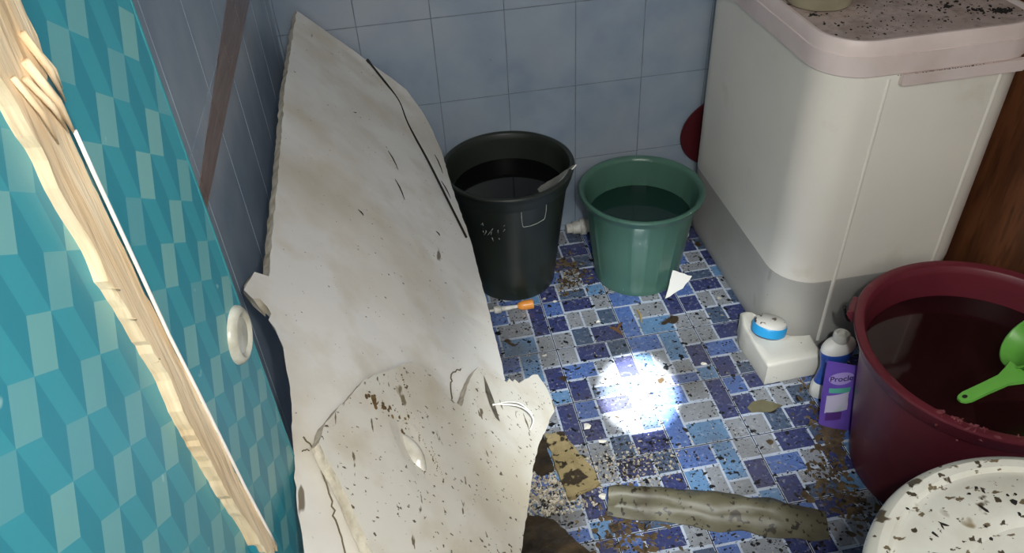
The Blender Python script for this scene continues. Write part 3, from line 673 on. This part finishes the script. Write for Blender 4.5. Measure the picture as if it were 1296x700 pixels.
def grid_decal(name, a0, a1, b0, b1, skew, m, extra=0):
    g = G(); n = 10; V = []
    for j in range(5):
        for i in range(n + 1):
            a = a0 + (a1 - a0) * i / n; b = b0 + (b1 - b0) * j / 4 + skew * (a - a0)
            V.append(PP(a, b, .0112 * (math.sin(math.pi * min(1, (b + .15) / 1.15)) ** .8) * math.sin(math.pi * a) ** .6 + .0011 + extra))
    g.add(V, [(j * (n + 1) + i, j * (n + 1) + i + 1, (j + 1) * (n + 1) + i + 1, (j + 1) * (n + 1) + i) for j in range(4) for i in range(n)]); return g.obj(name, [m], pch, True)
grid_decal('green_stripe', .16, .82, .555, .625, .13, m_gn)
grid_decal('pale_panel', .12, .76, .22, .50, .22, m_lv)
grid_decal('plum_pattern', .16, .62, .10, .24, .2, m_ppl, .0003)
def pz(a, b): return .0112 * (math.sin(math.pi * min(1, (b + .15) / 1.15)) ** .8) * math.sin(math.pi * min(.99, max(.01, a))) ** .6
g = G(); rings = []
for q in (.12, .35, .6, .8, 1):
    rg = []
    for k in range(28):
        t = 6.2832 * k / 28; a = .47 + .36 * q * math.cos(t); b = .80 + .085 * q * math.sin(t) + .05 * q * math.cos(t); rg.append(PP(a, b, pz(a, b) + .0010))
    rings.append(rg)
g.loft(rings, caps=(True, False)); g.obj('logo_glow', [m_lg], pch, True)
cu = bpy.data.curves.new('wordmark', 'FONT'); cu.body = 'Procle'; cu.size = .021; cu.offset = .0003; cu.align_x = 'CENTER'; cu.align_y = 'CENTER'
to = bpy.data.objects.new('wordmark_src', cu); col.objects.link(to)
dg_ = bpy.context.evaluated_depsgraph_get(); tm = bpy.data.meshes.new_from_object(to.evaluated_get(dg_)); bpy.data.objects.remove(to)
for v in tm.vertices:
    a = .47 + v.co.x * .92 / PWd; b = .80 + v.co.y / PHt + (a - .47) * .14
    v.co = PP(a, b, pz(a, b) + .0021)
tm.materials.clear(); tm.materials.append(m_nv); tw = bpy.data.objects.new('wordmark', tm); col.objects.link(tw); tw.parent = pch
# yellow scrap behind
g = G(); m_ye = mat('mustard_plastic', '8e7a35', .5)
g = plate('mustard_scrap', [(0, 0), (.03, .004), (.034, .05), (.004, .045)], (.672, -.515, .118), (1, .2, .0), (.1, .35, .9), .003, [m_ye, m_ye], None, warp=.002, seed=4)
bpy.data.objects.remove(g)

# muddy half-round length lying in front
m_gut = mat('muddy_plastic_sheath', '5e5b49', .5, var=[(7, '8a8670', .52, .78), (12, '3a3222', .46, .7), (3, '514c39', .4, .7)], specks=[(30, .62, '2b2417'), (80, .62, '241e13')], bump=(18, .25))
g = G(); A_ = Vector((.005, -.712, .0)); B_ = Vector((.462, -.862, 0)); dx = (B_ - A_).normalized(); dy = Vector((-dx.y, dx.x, 0)); n_ = 40; rings = []
for i in range(n_ + 1):
    t = i / n_; w_ = .036 + .013 * math.sin(t * 3.0) + .003 * math.sin(t * 17); h_ = (.040 - .010 * t + .005 * math.sin(t * 11)) * (1 if t < .78 else 1 - (t - .78) * 3.9)
    c = A_ + (B_ - A_) * t + dy * (.006 * math.sin(t * 5)); rg = []
    prof = [(-1.0, .0), (-1.02, .12), (-.75, .22), (-.45, .30), (-.30, .55), (-.15, .82), (.1, 1.0), (.4, .95), (.7, .7), (.92, .35), (1.0, 0.0)]
    inner = [(x * .93, max(.0, z - .12)) for x, z in reversed(prof)]
    for x, z in prof + inner:
        nn = noise.noise(Vector((t * 9, x * 2, 3))) * .010 + noise.noise(Vector((t * 40, x * 6, 7))) * .0025
        rg.append(c + dy * (x * w_ + nn) + Vector((0, 0, max(.0004, z * h_ + nn * .5 * (z > .1)))))
    rings.append(rg)
gut = g.loft(rings).obj('plastic_sheath', [m_gut], None, True, 60)
tag(gut, 'muddy grey-brown plastic sheath lying across the floor tiles in front', 'sheath')

# tan wedge of old board
m_tan = mat('tan_foam_board', '82734f', .7, var=[(14, '5f5032', .45, .7), (5, '988a66', .45, .7)], specks=[(22, .57, '2e2415'), (60, .60, '1f180d')], bump=(50, .5))
w = plate('tan_wedge', [(-.096, -.492), (-.048, -.500), (-.030, -.56), (-.004, -.635), (-.002, -.668), (-.040, -.680), (-.080, -.690), (-.088, -.62), (-.092, -.56)], (0, 0, .015), (1, 0, 0), (0, 1, 0), .014, [m_tan, m_tan], None, grid=.011, warp=.010, jag=.003, seed=7, tear=.003, bend=lambda a, b: .010 * max(0, 1 - abs(a + .055) / .03) * (b < 0))
tag(w, 'tan mud-flecked wedge of old board lying beside the broken board piece', 'board scrap')
# dark sodden bag / bark at the bottom
m_bark = mat('sodden_dark_brown_wood', '2e2416', .55, var=[(10, '4b3a20', .5, .8, (1, 3, 1)), (30, '161009', .45, .7)], bump=(30, .5))
w = plate('sodden_wood_scrap', [(-.25, -.70), (-.205, -.712), (-.16, -.726), (-.13, -.745), (-.105, -.79), (-.075, -.83), (-.05, -.875), (-.09, -.93), (-.20, -.94), (-.27, -.86)], (0, 0, .022), (1, 0, 0), (0, 1, 0), .020, [m_bark, m_bark], None, grid=.02, warp=.014, jag=.003, seed=17, tear=.003)
tag(w, 'sodden dark brown scrap of wood on the floor at the bottom edge', 'wood scrap')
w = plate('dark_scrap', [(-.15, -.50), (-.10, -.49), (-.098, -.56), (-.096, -.60), (-.13, -.61), (-.17, -.56)], (0, 0, .014), (1, 0, 0), (0, 1, 0), .012, [m_bark, m_bark], None, grid=.02, warp=.006, jag=.002, seed=27)
tag(w, 'small dark scrap tucked under the tip of the broken board piece', 'wood scrap')
m_film = mat('murky_film', '6f6a52', .25, var=(14, '57523e', .4, .7))
w = plate('murky_leaf', [(.425, -.515), (.445, -.500), (.475, -.498), (.495, -.512), (.515, -.528), (.475, -.540), (.43, -.532)], (0, 0, .0035), (1, 0, 0), (0, 1, 0), .002, [m_film, m_film], None, grid=.02, warp=.003, seed=31)
tag(w, 'flat murky brown scrap on the floor in front of the white jug', 'scrap')

# ------------------------------------------------------------------ chips
def chip_at(g, x, y, z, s, r, flat=.35, m=0):
    th = r.uniform(0, 6.28); n = r.randint(4, 7); ax = r.uniform(.5, 1.4)
    ring = []
    for k in range(n):
        t = 6.2832 * k / n; q = s * r.uniform(.5, 1.1); a, b = q * ax * math.cos(t), q / ax * math.sin(t)
        ring.append((x + a * math.cos(th) - b * math.sin(th), y + a * math.sin(th) + b * math.cos(th)))
    V = [(p[0], p[1], z) for p in ring] + [(x + (p[0] - x) * .8, y + (p[1] - y) * .8, z + s * flat * r.uniform(.6, 1.2)) for p in ring]
    g.add(V, [tuple(range(n, 2 * n)), *[(k, (k + 1) % n, n + (k + 1) % n, n + k) for k in range(n)]], m)
m_crumb = mat('pale_plaster_crumb', 'd0cbbf', .8); m_crumb3 = mat('dusty_crumb', 'a59c8b', .85); m_crumb2 = mat('grey_brown_crumb', '857a68', .85); m_dirt = mat('black_dirt', '1b1814', .8); m_brn = mat('brown_twig', '5a3f26', .8)
blocked = [(-.055, .155, .13), (.32, .09, .13), (RC[0], RC[1], .205), (LC[0], LC[1], .23)]
def free(x, y):
    if x > .548 and y > -.45 and x < 1.05: return False
    return all(math.hypot(x - a, y - b) > c for a, b, c in blocked)
r = random.Random(21); g = G()
for k in range(9000):
    x = r.uniform(-.25, .75); y = r.uniform(-1.05, .33)
    d = noise.noise(Vector((x * 6, y * 6, 2))) + .3 * (x < .05) + .15 * (y < -.55)
    if not free(x, y) or d < r.uniform(-.5, .6): continue
    s = abs(r.gauss(0, .0020)) + .0006
    chip_at(g, x, y, .0001, s, r, .25)
tag(g.obj('dirt_specks', [m_dirt]), 'black dirt specks scattered over the blue floor tiles', 'dirt', kind='stuff')
g = G()
for k in range(900):
    x = r.gauss(-.12, .05); y = r.gauss(-.665, .045)
    if y < -.72 + .0 * x or x > .0: continue
    chip_at(g, x, y, .0001, r.uniform(.0015, .0055), r, .7, r.choice([0, 0, 1, 1, 2]))
for k in range(700):
    x = r.gauss(.07, .08); y = r.gauss(-.62, .035); chip_at(g, x, y, .0001, r.uniform(.001, .0045), r, .6, r.choice([0, 1, 2, 2]))
for k in range(200):
    x = r.uniform(-.16, .6); y = r.uniform(-1.0, .1)
    if free(x, y): chip_at(g, x, y, .0001, r.uniform(.0008, .0032), r, .6, r.choice([0, 0, 1]))
for k in range(160):
    x = r.gauss(.10, .03); y = r.gauss(.10, .06)
    if free(x, y): chip_at(g, x, y, .0001, r.uniform(.0015, .005), r, .5, r.choice([1, 2, 2]))
tag(g.obj('plaster_crumbs', [m_crumb3, m_crumb2, m_dirt]), 'pale plaster crumbs and grit heaped beside the broken board and strewn on the floor', 'rubble', kind='stuff')
g = G()
for k in range(420):
    a = r.uniform(0, 6.28); q = math.sqrt(r.random()) * .26; x, y = LC[0] + q * math.cos(a), LC[1] + q * math.sin(a)
    if noise.noise(Vector((x * 12, y * 12, 8))) < -.05: continue
    s = abs(r.gauss(0, .0022)) + .0006; chip_at(g, x, y, LZ + (.0045 if .156 < q < .228 or q > .243 else -.0035), s, r, .3)
tag(g.obj('dirt_flecks', [m_dirt]), 'dark dirt flecks strewn on the round white lid', 'dirt', kind='stuff')
g = G()
for k in range(520):
    x = r.uniform(.59, 1.01); y = r.uniform(-.31, .05)
    if math.hypot(x - .650, y + .092) < .074: continue
    s = abs(r.gauss(0, .0016)) + .0005; chip_at(g, x, y, .8682, s, r, .5, 0)
for cx_, cy_, n_, sd_ in ((.985, -.262, 70, .014), (.95, -.245, 30, .02), (.90, -.20, 25, .02), (.60, -.165, 14, .01), (.80, -.06, 40, .03)):
    for k in range(n_):
        x, y = r.gauss(cx_, sd_), r.gauss(cy_, sd_ * .6)
        if X0 + .02 < x < X1 - .02: chip_at(g, x, y, .8682, r.uniform(.001, .005), r, .6, 0)
for k in range(60):
    x = r.gauss(.82, .05); chip_at(g, x, Y0 - .0085 - r.random() * .004, .8002, r.uniform(.0006, .002), r, .4, 0)
tag(g.obj('debris_bits', [m_dirt]), 'dark bits of debris scattered over the top of the washing machine', 'debris', kind='stuff')
g = G()
for x, y in [(.012, -.478), (.022, -.486), (.028, -.533)]: pass
def lump(name, x, y, s, m, label, cat, z=.0003, group=None, fl=.6, seed=1):
    rr = random.Random(seed); bm = bmesh.new()
    for _ in range(14):
        v = Vector((rr.gauss(0, 1), rr.gauss(0, 1), rr.gauss(0, 1))).normalized(); bm.verts.new((x + v.x * s, y + v.y * s * .8, z + s * fl * (v.z + 1) * .5))
    ret = bmesh.ops.convex_hull(bm, input=bm.verts[:]); bmesh.ops.delete(bm, geom=[v for v in bm.verts if not v.link_faces], context='VERTS'); bm.verts.index_update()
    o = mobj(name, [v.co[:] for v in bm.verts], [[v.index for v in f.verts] for f in bm.faces], m); bm.free(); return tag(o, label, cat, group)
lump('plaster_lump', .012, -.487, .013, m_crumb, 'largest white plaster lump on the floor right of the broken board tip', 'plaster', group='plaster lumps on the floor', seed=1)
lump('plaster_lump', .040, -.538, .011, m_crumb, 'white plaster lump on the floor behind the tan wedge', 'plaster', group='plaster lumps on the floor', seed=2)
lump('plaster_lump', .040, .0, .007, m_crumb, 'small white plaster lump beyond the orange tube, near the dark bucket', 'plaster', group='plaster lumps on the floor', seed=3)
lump('plaster_lump', .142, -.115, .008, m_crumb, 'white plaster lump in the middle of the floor nearest the twig', 'plaster', group='plaster lumps on the floor', seed=4)
lump('plaster_lump', -.002, -.695, .011, m_crumb, 'white plaster lump at the left end of the muddy sheath', 'plaster', group='plaster lumps on the floor', seed=6)
lump('plaster_lump', .375, -.345, .009, m_crumb, 'white plaster lump right of the torch spot', 'plaster', group='plaster lumps on the floor', seed=5)
g = G(); g.tube([(.168, -.150, .004), (.178, -.158, .006), (.190, -.172, .003), (.196, -.19, .003)], [.002, .005, .005, .001], 6)
g.tube([(.185, -.165, .006), (.198, -.150, .010), (.207, -.140, .006)], [.003, .0045, .002], 6)
tag(g.obj('twig_scrap', [m_brn]), 'curled brown and green scrap lying mid floor behind the torch spot', 'twig')
g = G(); g.tube([(.262, -.150, .004), (.268, -.120, .006), (.266, -.095, .003)], [.002, .004, .003], 6)
tag(g.obj('straw_stub', [mat('straw', '9a8658', .7)]), 'short straw-coloured stub on the floor in front of the mid green bucket', 'stub')

m_silt = mat('brown_silt', '4a3c28', .5, var=[(20, '6b5a3c', .45, .7), (60, '2c2317', .5, .75)], bump=(60, .3))
g = G(); r = random.Random(77)
for cx_, cy_, sx_, sy_, n_ in ((.60, -.66, .03, .05, 420), (.555, -.80, .05, .06, 420), (.66, -.50, .03, .03, 160), (.12, .12, .03, .05, 160), (.03, -.80, .05, .05, 240)):
    for k in range(n_):
        x, y = r.gauss(cx_, sx_), r.gauss(cy_, sy_)
        if free(x, y): chip_at(g, x, y, .0001, abs(r.gauss(0, .005)) + .001, r, .06)
tag(g.obj('silt', [m_silt]), 'thin brown silt smeared on the floor around the foot of the large red tub', 'silt', kind='stuff')

# surface marks belong to the surface they sit on
def under(parent, child_names, host):
    h = next(c for c in parent.children if c.name.split('.')[0] == host)
    for c in list(parent.children):
        if c.name.split('.')[0] in child_names: c.parent = h
under(pch, ('green_stripe', 'pale_panel', 'plum_pattern', 'logo_glow', 'wordmark'), 'pouch_body')
under(bk, ('moulded_frame', 'scratch_marks'), 'body')
under(rbk, ('scuffed_rim',), 'body')
under(flap, ('mud_smears', 'gouge', 'glint_bump', 'wire'), 'flap_sheet')
under(board, ('scratches', 'crack_line'), 'board_sheet')
under(dip, ('hanging_hole',), 'handle')
